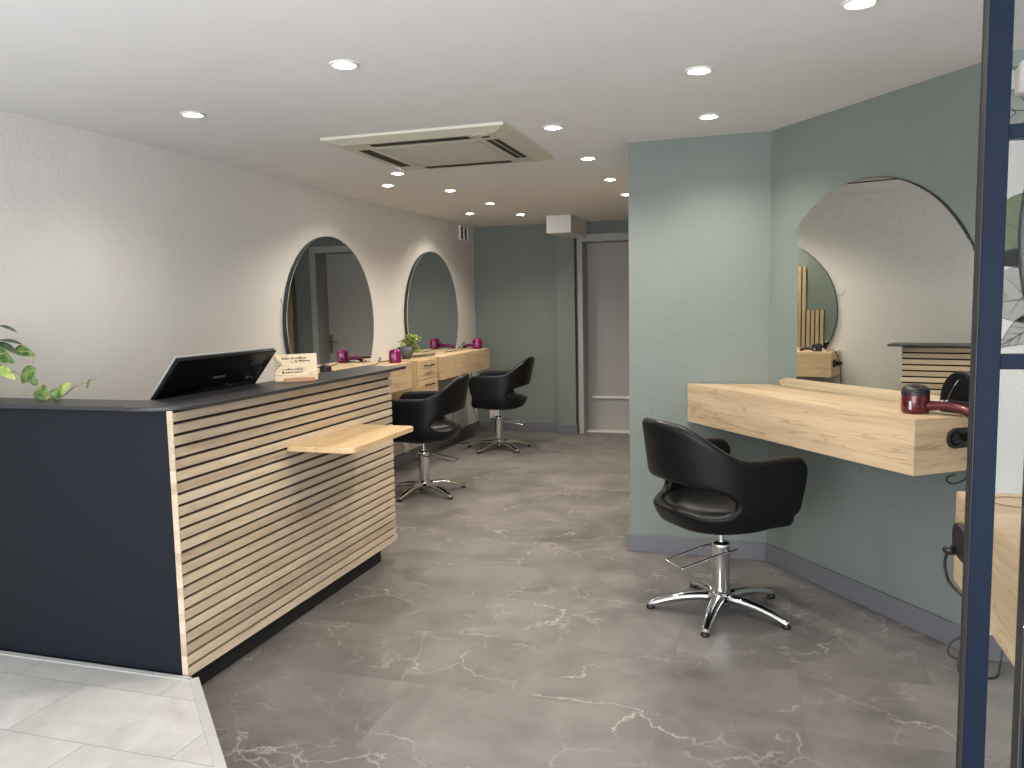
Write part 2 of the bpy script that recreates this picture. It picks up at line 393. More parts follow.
struct(m.build('wall_alcove', ['paper_white', 'paint_green', 'paint_dark', 'paint_pale', 'paint_ink']))
m = MB(); m.box((3.0, -1.5, 0), (3.1, WY+.1, H)); struct(m.build('wall_east', 'white_wall'))
m = MB(); m.box((-3.6, -1.6, 0), (-3.1, -1.5, H)); m.box((2.7, -1.6, 0), (3.1, -1.5, H)); m.box((-3.1, -1.6, 2.12), (2.7, -1.5, H)); m.box((-3.1, -1.6, 0), (2.7, -1.5, .3))
struct(m.build('wall_front', 'white_wall'))
m = MB()
for x in (-3.1, -1.65, -.2, 1.25, 2.64): m.box((x, -1.58, .3), (x+.06, -1.52, 2.12))
m.box((-3.1, -1.58, .3), (2.7, -1.52, .36)); m.box((-3.1, -1.58, 2.06), (2.7, -1.52, 2.12))
struct(m.build('window_1', 'blue'))
# rear pillar, cove over the papered wall
m = MB(); m.box((-2.085, 8.405, 0), (-1.885, 8.5, H)); struct(m.build('trim_1', 'green_wall'))
m = MB(); m.box((WX+.02, WY-.05, 2.205), (3.0, WY, H)); struct(m.build('trim_2', 'sage_trim'))
# skirtings
def skirt(name, poly, h=.1):
    m = MB(); m.prism(poly, 0, h, bev=.003); return struct(m.build(name, 'base'))
skirt('baseboard_left', [(-3.042, 3.63), (-3.024, 3.63), (-3.024, 8.5), (-3.042, 8.5)])
skirt('baseboard_back', [(-3.024, 8.482), (-2.085, 8.482), (-2.085, 8.5), (-3.024, 8.5)])
skirt('baseboard_pillar', [(-2.1, 8.5), (-2.1, 8.39), (-1.87, 8.39), (-1.87, 8.5), (-1.885, 8.5), (-1.885, 8.405), (-2.085, 8.405), (-2.085, 8.5)])
p1, p2 = W(0, 0), W(1.30, 0); q1, q2 = W(.006, .016), W(1.295, .016)
skirt('baseboard_center', [(-.691, 4.445), (-.707, 4.445), (-.707, 4.429), (.039, 4.416), (.047, 4.432)])
skirt('baseboard_right', [p1[:2], q1[:2], q2[:2], p2[:2]])
skirt('baseboard_side', [(-.691, 4.46), (-.707, 4.46), (-.707, 8.5), (-.691, 8.5)])
skirt('baseboard_alcove', [(WX+.0, WY-.018), (3.0, WY-.018), (3.0, WY), (WX, WY)])
# raised pale-tiled entrance floor with metal nosing
ZP = .1; K = .397
m = MB(); m.prism([(-3.5, 2.27), (-1.915, 2.27), (1.83, -1.475), (1.8, -1.5), (-3.5, -1.5)], 0, ZP-.001); struct(m.build('floor_entrance', 'tiles'))
m = MB()
m.prism([(-1.902, 2.294), (-1.921, 2.267), (1.83, -1.484), (1.855, -1.463)], 0, ZP+.002, mi=0)
m.prism([(-3.2, 2.273), (-1.919, 2.273), (-1.921, 2.284), (-3.2, 2.284)], ZP-.02, ZP+.0025, mi=0)
m.prism([(-3.2, 2.262), (-1.914, 2.262), (-1.918, 2.269), (-3.2, 2.269)], ZP-.02, ZP+.002, mi=0)
struct(m.build('trim_3', 'alu'))

# rear door
m = MB()
m.box((DX0, 8.46, 0), (DX0+.055, 8.8, DZ)); m.box((DX1-.075, 8.46, 0), (DX1, 8.8, DZ)); m.box((DX0+.0551, 8.46, DZ-.075), (DX1-.0751, 8.8, DZ))
d = struct(m.build('door_1', 'frame_grey'))
m = MB(); m.box((DX0+.05, 8.72, .012), (DX1-.05, 8.76, DZ-.075), bev=.003); m.build('leaf', 'door_grey', d)
m = MB(); m.box((DX0+.05, 8.55, 0), (DX1-.05, 8.75, .011)); m.build('threshold', 'trim_white', d)
m = MB(); m.box((DX0+.1, 8.695, .355), (-1.375, 8.72, .378), bev=.004); m.box((-1.345, 8.695, .355), (DX1-.1, 8.72, .378), bev=.004); m.box((-1.385, 8.7, .35), (-1.335, 8.72, .384)); m.build('rail', 'white_plastic', d)
m = MB(); m.box((DX1-.12, 8.708, .86), (DX1-.085, 8.72, 1.08), bev=.003); m.tube(spline([(DX1-.102, 8.71, 1.0), (DX1-.102, 8.67, 1.0), (DX1-.12, 8.66, 1.0), (DX1-.22, 8.66, .995)]), .009); m.tube([(DX1-.102, 8.71, .92), (DX1-.102, 8.695, .92)], .009)
m.build('door_handle', 'brass', d)

# ------------------------------------------------------------------ ceiling: duct box, air conditioner, spotlights, vent
m = MB(); m.box((-2.01, 7.74, 2.09), (-1.765, 8.5, H), bev=.003)
tag(m.build('duct_cover', 'white_plastic'), 'white boxed-in duct under the ceiling above the rear pillar', 'duct')

ac = thing('air_conditioner', 'ivory ceiling cassette air conditioner with four dark outlet slots', 'air conditioner', (-1.65, 4.19, H))
m = MB()
t = bmesh.new(); o_, i_ = .487, .40
m2 = [(-o_, 0), (-o_+.004, -.012), (-i_, -.034)]
S = lambda r, z: [(-r, -r, z), (r, -r, z), (r, r, z), (-r, r, z)]
bm = m.bm
def ringq(A, B):
    a = [bm.verts.new(p) for p in A]; b = [bm.verts.new(p) for p in B]
    for k in range(4): bm.faces.new((a[k], a[(k+1) % 4], b[(k+1) % 4], b[k]))
ringq(S(.487, -.001), S(.485, -.014)); ringq(S(.485, -.014), S(.415, -.034)); ringq(S(.287, -.034), S(.287, -.02))
# flat face with four slots between r=.415 and .29
def quad(x0, y0, x1, y1, z=-.034): bm.faces.new([bm.verts.new(p) for p in ((x0, y0, z), (x0, y1, z), (x1, y1, z), (x1, y0, z))])
for R_ in range(4):
    mt = Matrix.Rotation(R_*PI/2, 4, 'Z')
    def rq(x0, y0, x1, y1):
        bm.faces.new([bm.verts.new(mt @ Vector(p)) for p in ((x0, y0, -.034), (x0, y1, -.034), (x1, y1, -.034), (x1, y0, -.034))])
    rq(-.415, -.415, .392, -.392); rq(-.322, -.322, .287, -.287)       # outside and inside of the slot
    rq(-.392, -.392, -.27, -.322); rq(.27, -.392, .322, -.322)       # slot ends
bmesh.ops.remove_doubles(bm, verts=bm.verts, dist=1e-5); bmesh.ops.recalc_face_normals(bm, faces=bm.faces)
m.build('panel', 'ac', ac)
for R_ in range(4):
    mt = Matrix.Rotation(R_*PI/2, 4, 'Z')
    m = MB(); m.box((-.2695, -.3915, -.0335), (.2695, -.3225, -.030), xf=mt, mi=0)
    lv = m.build('outlet_slot', 'ac_dark', ac)
    m = MB(); m.box((-.26, -.3605, -.0352), (.26, -.3555, -.0334), xf=mt)
    m.build('louver', 'ac' if R_ in (1,) else 'ac_dark', lv)
m = MB(); m.box((-.285, -.285, -.0355), (.285, .285, -.025), bev=.002)
for k in range(14): m.box((-.25, -.25+k*.0375, -.0362), (.25, -.235+k*.0375, -.0354))
m.build('intake_grille', 'ac_grille', ac)
m = MB(); m.box((.30, -.408, -.037), (.38, -.345, -.0335), bev=.002); m.box((.345, -.365, -.040), (.372, -.352, -.036)); m.build('receiver', 'ac_dark', ac) if False else m.build('receiver', 'ac', ac)
m = MB(); m.box((.338, -.372, -.0405), (.374, -.352, -.037)); m.build('sensor_window', 'black', ac)

LIGHTS = [(-1.416, 2.643, 'recessed ceiling spotlight nearest the upper centre, in front of the air conditioner'),
 (-2.385, 3.056, 'recessed ceiling spotlight at far left, above the black monitor'),
 (-.227, 3.179, 'recessed ceiling spotlight right of the air conditioner, first of the pair before the green corner'),
 (-.237, 3.966, 'recessed ceiling spotlight just in front of the green wall corner'),
 (.27, 2.641, 'recessed ceiling spotlight at the top right edge near the blue post'),
 (-.975, 3.914, 'recessed ceiling spotlight close to the right side of the air conditioner'),
 (-.987, 4.811, 'recessed ceiling spotlight in the right row, second beyond the air conditioner'),
 (-1.01, 5.673, 'recessed ceiling spotlight in the right row, third beyond the air conditioner'),
 (-1.03, 6.499, 'recessed ceiling spotlight half hidden by the edge of the green wall'),
 (-2.24, 4.84, 'recessed ceiling spotlight touching the rear left corner of the air conditioner'),
 (-2.522, 5.283, 'recessed ceiling spotlight above the first round mirror on the white wall'),
 (-2.216, 5.698, 'recessed ceiling spotlight behind the air conditioner, between the two left mirrors'),
 (-2.191, 6.555, 'recessed ceiling spotlight second behind the air conditioner, left row'),
 (-2.595, 7.17, 'recessed ceiling spotlight above the farther round mirror on the white wall'),
 (-2.188, 7.471, 'recessed ceiling spotlight farthest back, before the white duct box')]
lamp0 = None
SPOT_W = 43
for i, (x, y, lb) in enumerate(LIGHTS):
    if lamp0 is None:
        r = lamp0 = thing('ceiling_spotlight', lb, 'ceiling light', (x, y, H), 0, 'recessed ceiling spotlights')
        m = MB(); m.lathe([(.052, 0), (.052, -.003), (.049, -.006), (.043, -.007), (.040, -.004), (.038, 0)], 36); m.build('ring', 'trim_white', r)
        m = MB(); m.lathe([(0, -.011), (.012, -.0105), (.022, -.008), (.026, -.003), (.026, 0)], 28); m.build('lamp_lens', 'lamp', r)
    else:
        r = copy_tree(lamp0); r.location = (x, y, H); r['label'] = lb
    ld = bpy.data.lights.new('spot_beam', 'SPOT'); ld.energy = SPOT_W*(.55 if i == 1 else 1); ld.color = (1, .905, .78); ld.spot_size = math.radians(140); ld.spot_blend = 1.0; ld.shadow_soft_size = .03
    lo = bpy.data.objects.new('spot_beam', ld); COL.objects.link(lo); lo.location = (x, y, H-.03)

v = thing('wall_vent', 'small white vent grille high on the left wall near the rear corner', 'vent', (-3.042, 8.17, 2.17))
m = MB()
for a_, b2 in (((0, -.125, -.08), (.018, .125, -.065)), ((0, -.125, .065), (.018, .125, .08)), ((0, -.125, -.065), (.018, -.1, .065)), ((0, .1, -.065), (.018, .125, .065)), ((0, -.012, -.065), (.018, .012, .065))): m.box(a_, b2, bev=.002)
m.build('frame', 'white_plastic', v)
m = MB(); m.box((.0, -.1, -.065), (.004, .1, .065)); m.build('opening', 'ac_dark', v)

# ------------------------------------------------------------------ wall mirrors
def round_mirror(name, label, xf, cz, r, zcut, gap=.03, group=None):
    # local: y along the wall, x out of the wall; centre at origin, cut flat along the worktop
    root = thing(name, label, 'mirror', group=group); root.matrix_world = xf
    a0 = math.asin((zcut-cz)/r)
    pts = [(r*math.cos(a0+(PI-2*a0)*k/90), r*math.sin(a0+(PI-2*a0)*k/90)) for k in range(91)]
    R3 = Matrix(((0, 0, 1, 0), (1, 0, 0, 0), (0, 1, 0, 0), (0, 0, 0, 1)))
    m = MB(); m.prism(pts, gap, gap+.005, xf=R3); m.build('mirror_glass', 'mirror', root)
    m = MB(); m.prism([(p[0]*1.006, p[1]*1.006 if p[1] > 0 else p[1]) for p in pts], .0, gap-.0005, xf=R3); m.build('backing', 'mirror_edge', root)
    return root
CZ, RM, ZT = 1.29, .63, .957
round_mirror('round_mirror', 'large round mirror on the white wall reflecting the grey door', Matrix.Translation((-3.042, 5.32, CZ)), CZ, RM, ZT+.001, .027, 'round wall mirrors')
round_mirror('round_mirror', 'farther round mirror on the white wall reflecting only green', Matrix.Translation((-3.042, 7.24, CZ)), CZ, RM, ZT+.001, .027, 'round wall mirrors')
p = W(.655, 0, CZ)
round_mirror('round_mirror', 'largest round mirror, on the green wall above the right worktop', Matrix.Translation(p) @ Matrix(((-WN.x, -WD.x, 0, 0), (-WN.y, -WD.y, 0, 0), (0, 0, 1, 0), (0, 0, 0, 1))), CZ, RM, ZT+.001, .012, 'round wall mirrors')

# ------------------------------------------------------------------ floating worktops
def worktop(label, poly, grain, seam=True):
    """poly: plan outline, edge 0-1 the long front, edge 1-2 the visible end; built as core, top slab, front fascia and end fascia"""
    root = thing('floating_worktop', label, 'worktop', (0, 0, 0))
    P = [Vector((p[0], p[1], 0)) for p in poly]
    c = sum(P, Vector())/len(P)
    def inset(t): return [(p+(c-p).normalized()*t).to_tuple()[:2] for p in P]
    m = MB(); m.prism(inset(.012), ZT-.203, ZT-.004); m.build('core', 'dark_gap', root)
    m = MB(); m.prism(inset(.0035), ZT-.006, ZT); m.build('top_board', grain[0], root)
    def fascia(name, A, B, g):
        d = (B-A).normalized(); n = Vector((d.y, -d.x, 0))
        if n.dot(c-A) > 0: n = -n
        a_, b2 = A+d*.002, B-d*.002
        m = MB(); m.prism([a_.to_tuple()[:2], b2.to_tuple()[:2], (b2-n*.016).to_tuple()[:2], (a_-n*.016).to_tuple()[:2]], ZT-.207, ZT-.002)
        return m.build(name, g, root)
    return root, fascia, P
M['oak_r'] = wood('oak_laminate_front', (.60, .455, .30), (.44, .32, .205), 'X')
wr, fas, P = worktop('floating oak worktop on the green wall, in front of the right chair', [(-.375, 4.43), (.54, 3.18), (.822, 3.392), W(0, 0)[:2]], ('oak_r',))
# grain must run along the front: build its fascias and top in a rotated frame
for ch in list(wr.children): bpy.data.objects.remove(ch)
wr.location = (-.375, 4.43, 0); wr.rotation_euler = (0, 0, math.atan2(3.18-4.43, .54+.375))
LR = (Vector((.54, 3.18))-Vector((-.375, 4.43))).length
inv = Matrix.Rotation(-wr.rotation_euler.z, 4, 'Z') @ Matrix.Translation((.375, -4.43, 0))
lp = [(inv @ Vector((x, y, 0))).to_tuple()[:2] for x, y in ((-.375, 4.43), (.54, 3.18), (.822, 3.392), W(0, .001)[:2])]
dep = lp[2][1]
m = MB(); m.prism([(.03, .012), (LR-.012, .012), (LR-.012, dep-.002), (lp[3][0]+.03, dep-.002)], ZT-.203, ZT-.003); m.build('core', 'dark_gap', wr)
m = MB(); m.prism([(.008, .0035), (LR-.0035, .0035), (LR-.0035, dep-.001), (lp[3][0]+.008, dep-.001)], ZT-.006, ZT); m.build('top_board', 'oak_r', wr)
m = MB(); m.box((.004, 0, ZT-.207), (LR-.0045, .016, ZT-.003)); m.build('front_board', 'oak_r', wr)
m = MB(); m.box((LR-.016, .0005, ZT-.207), (LR, dep-.001, ZT-.003)); m.build('end_board', 'oak', wr)
m = MB(); m.lathe([(0, .004), (.040, .004), (.045, .001), (.045, 0)], 32, xf=Matrix.Translation((.55-.42, .27, ZT))); m.build('cable_grommet', 'black', wr)

def left_worktop(y0, y1, label):
    r = thing('floating_worktop', label, 'worktop', (-3.04, (y0+y1)/2, 0), 0, None)
    h = (y1-y0)/2; x1 = .352
    m = MB(); m.box((0, -h+.012, ZT-.203), (x1-.012, h-.012, ZT-.003)); m.build('core', 'dark_gap', r)
    m = MB(); m.box((0, -h+.002, ZT-.006), (x1-.002, h-.002, ZT)); m.build('top_board', 'oak', r)
    m = MB(); m.box((x1-.016, -h+.0015, ZT-.207), (x1, h-.0015, ZT-.0025)); m.build('front_board', 'oak', r)
    for s in (-1, 1):
        m = MB(); m.box((0, min(s*h, s*(h-.016)), ZT-.207), (x1-.017, max(s*h, s*(h-.016)), ZT-.0025)); m.build('end_board', 'oak_x', r)
    return r
left_worktop(4.66, 5.96, 'floating oak worktop under the nearer left mirror, behind the reception counter')
left_worktop(6.585, 7.92, 'floating oak worktop under the farther left mirror')

cb = thing('drawer_cabinet', 'small oak drawer cabinet between the two left worktops carrying the grey plant pot', 'cabinet', (-3.04, 6.315, 0))
m = MB(); m.box((0, -.21, .44), (.325, .21, .955), bev=.002); m.build('carcass', 'oak_z', cb)
for k, (z0, z1) in enumerate(((.79, .95), (.62, .785), (.445, .615))):
    m = MB(); m.box((.326, -.205, z0), (.342, .205, z1), bev=.0015); dr = m.build('drawer', 'oak', cb)
    m = MB(); zc = z1-.045; m.tube([(.342, -.075, zc), (.368, -.075, zc), (.368, .075, zc), (.342, .075, zc)], .006, 8); m.build('drawer_handle', 'black', dr)

# island station with its own round mirror, right of the blue post
isl = thing('island_worktop', 'oak island worktop seen behind the blue post, with round cable hole', 'worktop', (.433, 1.36, 0))
m = MB(); m.box((.012, .012, ZT-.203), (1.2, .65, ZT-.003)); m.build('core', 'dark_gap', isl)
m = MB(); m.box((.002, .002, ZT-.006), (1.21, .658, ZT)); m.build('top_board', 'oak_x', isl)
m = MB(); m.box((0, .0015, ZT-.207), (.016, .6585, ZT-.0025)); m.build('end_board', 'oak', isl)
for y0 in (0, .644): m = MB(); m.box((.017, y0, ZT-.207), (1.21, y0+.016, ZT-.0025)); m.build('front_board', 'oak_x', isl)
m = MB(); m.box((.9, .18, 0), (1.1, .48, ZT-.2), bev=.003); m.build('pedestal', 'oak_z', isl)
m = MB(); m.lathe([(.047, .0006), (.0485, .0012), (.05, .0006), (.05, 0)], 36, xf=Matrix.Translation((.10, .57, ZT))); m.build('cable_cover', 'black', isl)
im = thing('island_mirror', 'round black-framed mirror standing on the island worktop at the right edge', 'mirror', (.445+.556, 1.69, ZT))
RI = .545
m = MB(); pts = [(RI*math.cos(2*PI*k/96), 0, RI+.008+RI*math.sin(2*PI*k/96)) for k in range(96)]; m.tube(pts, .0085, 8, closed=True); m.build('frame', 'black', im)
m = MB(); m.lathe([(0, -.004), (RI-.004, -.004), (RI-.004, .004), (0, .004)], 96, smooth=False, xf=Matrix.Translation((0, 0, RI+.008)) @ Matrix.Rotation(PI/2, 4, 'X')); m.build('mirror_glass', 'mirror', im)

# ------------------------------------------------------------------ reception counter
rc = thing('reception_counter', 'dark reception counter with horizontal oak slat front and black top', 'reception counter', (-1.95, 2.30, 0))
X0, Y0 = -1.95, 2.30
def lc(x, y, z): return (x-X0, y-Y0, z)
m = MB(); m.box(lc(-3.09, 2.30, .1), lc(-1.9745, 2.322, 1.055)); m.build('side_panel', 'navy', rc)
YE = 4.045
m = MB(); m.box(lc(-1.9735, 2.3035, .1), lc(-1.966, YE-.01, 1.055)); m.build('slat_backing', 'dark_gap', rc)
m = MB()
ZB, PT, GAP = .090, .0421, .0112
m.box(lc(-1.974, 2.298, ZB), lc(-1.9498, 2.303, 1.0555), bev=.001)                       # end stile
z = ZB; k = 0
while z < 1.05:
    z1 = min(z+PT-GAP, 1.0555); m.box(lc(-1.966, 2.3035, z), lc(-1.9505, YE-(.0 if k == 0 else .006)+(.008 if k == 0 else 0), z1), bev=.0012); z += PT; k += 1
m.build('slat_front', 'slat', rc)
m = MB(); m.box(lc(-3.08, 2.324, 0), lc(-1.992, 3.92, .1)); m.build('plinth', 'matt_black', rc)
m = MB(); m.box(lc(-3.03, YE-.03, .1), lc(-2.16, YE-.012, .89)); m.box(lc(-2.158, YE-.03, .1), lc(-1.975, YE-.012, 1.055)); m.build('end_panel', 'navy', rc)
m = MB(); m.box(lc(-3.09, 2.55, .895), lc(-2.16, YE-.03, .92), bev=.002); m.build('desk_board', 'counter_top', rc)
# curved ledge on top
out = [(-3.10, 2.262), (-2.12, 2.262)] + arc(-2.085, 2.452, .20, -97, -2, 12) + [(-1.885, 2.7), (-1.885, 4.10), (-1.90, 4.125), (-2.16, 4.125), (-2.165, 2.6)] + arc(-2.215, 2.50, .05, 0, -90, 5) + [(-3.10, 2.45)]
m = MB(); m.prism([lc(x, y, 0)[:2] for x, y in out], 1.0565, 1.0715, bev=.0025); m.build('ledge_top', 'counter_top', rc)
sh = MB(); sh.prism([lc(x, y, 0)[:2] for x, y in [(-1.9495, 2.99), (-1.66, 2.99)] + arc(-1.66, 3.02, .03, -90, 0, 5) + arc(-1.66, 3.60, .03, 0, 90, 5) + [(-1.9495, 3.64)]], .788, .812, bev=.003)
sh.build('bag_shelf', 'beech', rc, 'pale wooden shelf sticking out of the slat front')

# monitor leaning back behind the ledge
mo = thing('monitor', 'black computer screen seen from behind, tilted back on the reception counter', 'monitor', (-2.33, 2.80, .92))
tilt = math.atan2(.125, .155)
T = Matrix.Translation((.205, 0, .225)) @ Matrix.Rotation(tilt, 4, 'Y')
m = MB(); m.box((-.011, -.318, -.275), (.006, .318, .097), bev=.004, xf=T); m.build('back_cover', 'gloss_black', mo)
m = MB(); m.box((-.016, -.322, -.279), (-.0115, .322, .101), bev=.002, xf=T); m.build('bezel', 'silver', mo)
m = MB(); m.box((-.0172, -.31, -.262), (-.0162, .31, .09), xf=T); m.build('screen', 'gloss_black', mo)
m = MB(); m.tube([(.05, 0, .03), (.075, 0, .08), (.11, 0, .12)], .022, 14); m.build('neck', 'black', mo)
m = MB(); m.box((-.12, -.13, 0), (.1, .13, .014), bev=.005); m.build('stand_foot', 'black', mo)
m = MB(); m.box((.0062, .175, .03), (.0068, .262, .078), xf=T); m.build('sticker', 'sticker', mo)
for lo, hi in (((.0062, .273, -.03), (.0068, .279, .01)), ((.0062, .2, -.052), (.0068, .222, -.036)), ((.0062, .235, -.05), (.0068, .25, -.042)), ((.0062, .08, -.07), (.0068, .092, -.062)), ((.0062, .12, -.085), (.0068, .127, -.072))):
    m = MB(); m.box(lo, hi, xf=T); m.build('port_mark', 'mark_grey', mo)
def text(body, size, mtx, mt, name, parent, align='LEFT', thick=.0004):
    cu = bpy.data.curves.new('text', 'FONT'); cu.body = body; cu.size = size; cu.align_x = align; cu.extrude = thick; cu.offset = .022*size
    ob = bpy.data.objects.new('text', cu); COL.objects.link(ob)
    me = bpy.data.meshes.new_from_object(ob.evaluated_get(bpy.context.evaluated_depsgraph_get())); bpy.data.objects.remove(ob)
    me.transform(mtx); me.materials.clear(); me.materials.append(M[mt])
    o = bpy.data.objects.new(name, me); COL.objects.link(o); o.parent = parent; return o
TR = Matrix(((0, 0, 1, 0), (1, 0, 0, 0), (0, 1, 0, 0), (0, 0, 0, 1)))   # text lying in YZ, facing +X
text('SAMSUNG', .017, T @ Matrix.Translation((.0065, 0, -.022)) @ TR, 'mark_grey', 'brand_mark', mo, 'CENTER')

# plywood sign on the ledge
A, B = Vector((-2.062, 3.132, 0)), Vector((-1.952, 3.237, 0))
rzs = math.atan2(B.y-A.y, B.x-A.x)
sg = thing('sign', 'small pale plywood sign with dark lettering standing on the counter ledge', 'sign', ((A.x+B.x)/2, (A.y+B.y)/2, 1.0715), rzs); sg.scale = (1.2, 1.2, 1.17)
TS = Matrix.Rotation(-.12, 4, 'X')
m = MB(); m.box((-.08, -.003, .004), (.08, .003, .108), bev=.0008, xf=TS); m.build('board', 'plywood', sg)
m = MB(); m.box((-.048, -.018, 0), (.066, -.0035, .017), bev=.001); m.box((-.048, -.018, 0), (.066, .014, .004), bev=.001); m.box((-.048, .004, 0), (.066, .014, .014), bev=.001); m.build('foot', 'stand_wood', sg)
FX = TS @ Matrix.Translation((0, -.0032, 0)) @ Matrix.Rotation(PI/2, 4, 'X')
text('Salon de coiffure', .0135, FX @ Matrix.Translation((-.052, .088, 0)), 'ink', 'lettering', sg)
text('by Médoret', .012, FX @ Matrix.Translation((-.004, .077, 0)), 'ink', 'lettering', sg)
text('coiffure_medoret', .0095, FX @ Matrix.Translation((-.042, .047, 0)), 'ink', 'lettering', sg)
text('coiffure.medoret', .0095, FX @ Matrix.Translation((-.042, .035, 0)), 'ink', 'lettering', sg)
m = MB(); m.lathe([(0, 0), (.0042, 0), (.0042, .0006), (0, .0006)], 20, xf=FX @ Matrix.Translation((-.049, .0385, 0)))
m.tube([(.0035*math.cos(k*PI/2+PI/4), .0035*math.sin(k*PI/2+PI/4), .0003) for k in range(4)], .0006, 5, closed=True, xf=FX @ Matrix.Translation((-.049, .050, 0)))
m.build('icon', 'ink', sg)
m = MB()
for k in range(6):
    y_ = .095-k*.0085; ln = [.006, .013, .019, .024, .016, .008][k]
    m.tube([(-.079, y_, .0003), (-.079+ln, y_-.011+k*.0032, .0003)], .0011, 5, xf=FX)
m.tube([(-.079, .1, .0003), (-.053, .071, .0003), (-.079, .046, .0003)], .001, 5, xf=FX)
m.build('ornament', 'ink', sg)

# ------------------------------------------------------------------ plants
def leaf_mesh(m, base, tip, w, nrm, heart=True, curl=.15, mi=0):
    base, tip = Vector(base), Vector(tip); d = tip-base; ln = d.length; d.normalize()
    n = Vector(nrm); n = (n-d*n.dot(d)).normalized(); s = d.cross(n)
    rows = 8; t = bmesh.new(); g = []
    for i in range(rows+1):
        u = i/rows
        hw = w*(math.sin(PI*min(1, u**.62 if heart else u**.85)))**(.8) if 0 < u < 1 else 0
        c = base+d*ln*u - n*curl*ln*u*u
        row = []
        for j in (-1, -.5, 0, .5, 1):
            back = (-d*.18*ln*abs(j)*(1-u)**2) if heart else Vector()
            row.append(t.verts.new(c+s*hw*j+n*hw*.35*abs(j)+back))
        g.append(row)
    for i in range(rows):
        for j in range(4):
            try: t.faces.new((g[i][j], g[i][j+1], g[i+1][j+1], g[i+1][j])).smooth = True
            except ValueError: pass
    bmesh.ops.remove_doubles(t, verts=t.verts, dist=1e-6)
    r = bmesh.ops.solidify(t, geom=list(t.faces), thickness=.0006)
    for f in t.faces: f.smooth = True
    m._merge(t, mi, None)
PX, PY = -2.90, 2.375
pt = thing('trailing_plant', 'trailing green and yellow pothos in a terracotta pot at the left end of the counter', 'potted plant', (PX, PY, 1.0715))
m = MB(); m.lathe([(0, 0), (.045, 0), (.062, .105), (.07, .105), (.072, .135), (.066, .135), (.06, .11), (0, .11)], 32); m.build('pot', 'terra', pt)
m = MB(); m.lathe([(.0, .118), (.03, .117), (.061, .112)], 24); m.build('soil', 'soil', pt)
def pl(x, z, y=2.40): return Vector((x-PX, y-PY, z-1.0715))
for pts, r in ([(PX, 2.375, 1.18), (-2.84, 2.385, 1.19), (-2.76, 2.40, 1.18), (-2.70, 2.40, 1.145), (-2.655, 2.40, 1.12), (-2.625, 2.40, 1.09), (-2.59, 2.41, 1.078), (-2.54, 2.41, 1.088), (-2.47, 2.40, 1.125), (-2.40, 2.40, 1.145), (-2.365, 2.40, 1.158)], .0022), ([(PX, 2.375, 1.18), (-2.83, 2.37, 1.24), (-2.72, 2.39, 1.26), (-2.668, 2.40, 1.25), (-2.672, 2.40, 1.20), (-2.69, 2.40, 1.165)], .0016), ([(PX, 2.375, 1.18), (-2.85, 2.38, 1.14), (-2.78, 2.40, 1.11), (-2.72, 2.41, 1.085)], .0014), ([(PX, 2.375, 1.18), (-2.86, 2.37, 1.29), (-2.80, 2.38, 1.33)], .002), ([(PX, 2.375, 1.18), (-2.86, 2.37, 1.25), (-2.81, 2.38, 1.29)], .002):
    m = MB(); m.tube(spline([pl(p[0], p[2], p[1]) for p in pts], 6), r, 6); m.build('stem', 'stem', pt)
LV = [((-2.82, 1.360), (-2.722, 1.346), .010, (0, -.3, 1), 'leaf_dark', False), ((-2.83, 1.30), (-2.692, 1.306), .014, (0, -.3, 1), 'leaf_dark', False), ((-2.81, 1.295), (-2.70, 1.262), .017, (.2, -.4, 1), 'leaf_dark', False),
      ((-2.735, 1.266), (-2.648, 1.247), .021, (.1, -.9, .5), 'leaf', True), ((-2.84, 1.25), (-2.745, 1.222), .030, (.1, -.9, .6), 'leaf', True), ((-2.80, 1.195), (-2.725, 1.158), .020, (0, -.8, .7), 'leaf_light', True),
      ((-2.665, 1.185), (-2.735, 1.138), .029, (.1, -1, .3), 'leaf', True), ((-2.665, 1.155), (-2.655, 1.18), .014, (-.2, -1, .1), 'leaf', True), ((-2.635, 1.135), (-2.63, 1.175), .013, (.4, -1, .1), 'leaf', True),
      ((-2.64, 1.112), (-2.60, 1.076), .032, (0, -1, .4), 'leaf', True), ((-2.545, 1.112), (-2.535, 1.074), .028, (.1, -1, .3), 'leaf', True), ((-2.51, 1.105), (-2.46, 1.142), .024, (-.1, -1, .4), 'leaf_light', True), ((-2.57, 1.078), (-2.545, 1.10), .013, (0, -1, .4), 'leaf', True),
      ((-2.60, 1.076), (-2.575, 1.09), .012, (0, -1, .6), 'leaf_light', True), ((-2.375, 1.156), (-2.385, 1.122), .006, (0, -1, .2), 'leaf_dark', False), ((-2.40, 1.147), (-2.388, 1.156), .004, (0, -1, .2), 'leaf_dark', False),
      ((-2.88, 1.2), (-2.96, 1.28), .03, (0, -.8, .6), 'leaf', True), ((-2.92, 1.2), (-3.0, 1.2), .03, (0, -.8, .8), 'leaf', True), ((-2.90, 1.22), (-2.93, 1.35), .02, (0, -1, .3), 'leaf_dark', False)]
for i, (a_, b2, w, n, mt, h) in enumerate(LV):
    yy = 2.40-.012*(i % 3)
    m = MB(); leaf_mesh(m, pl(*a_, yy), pl(*b_ if False else b2, yy-.01), w, n, h); m.build('leaf', mt, pt)

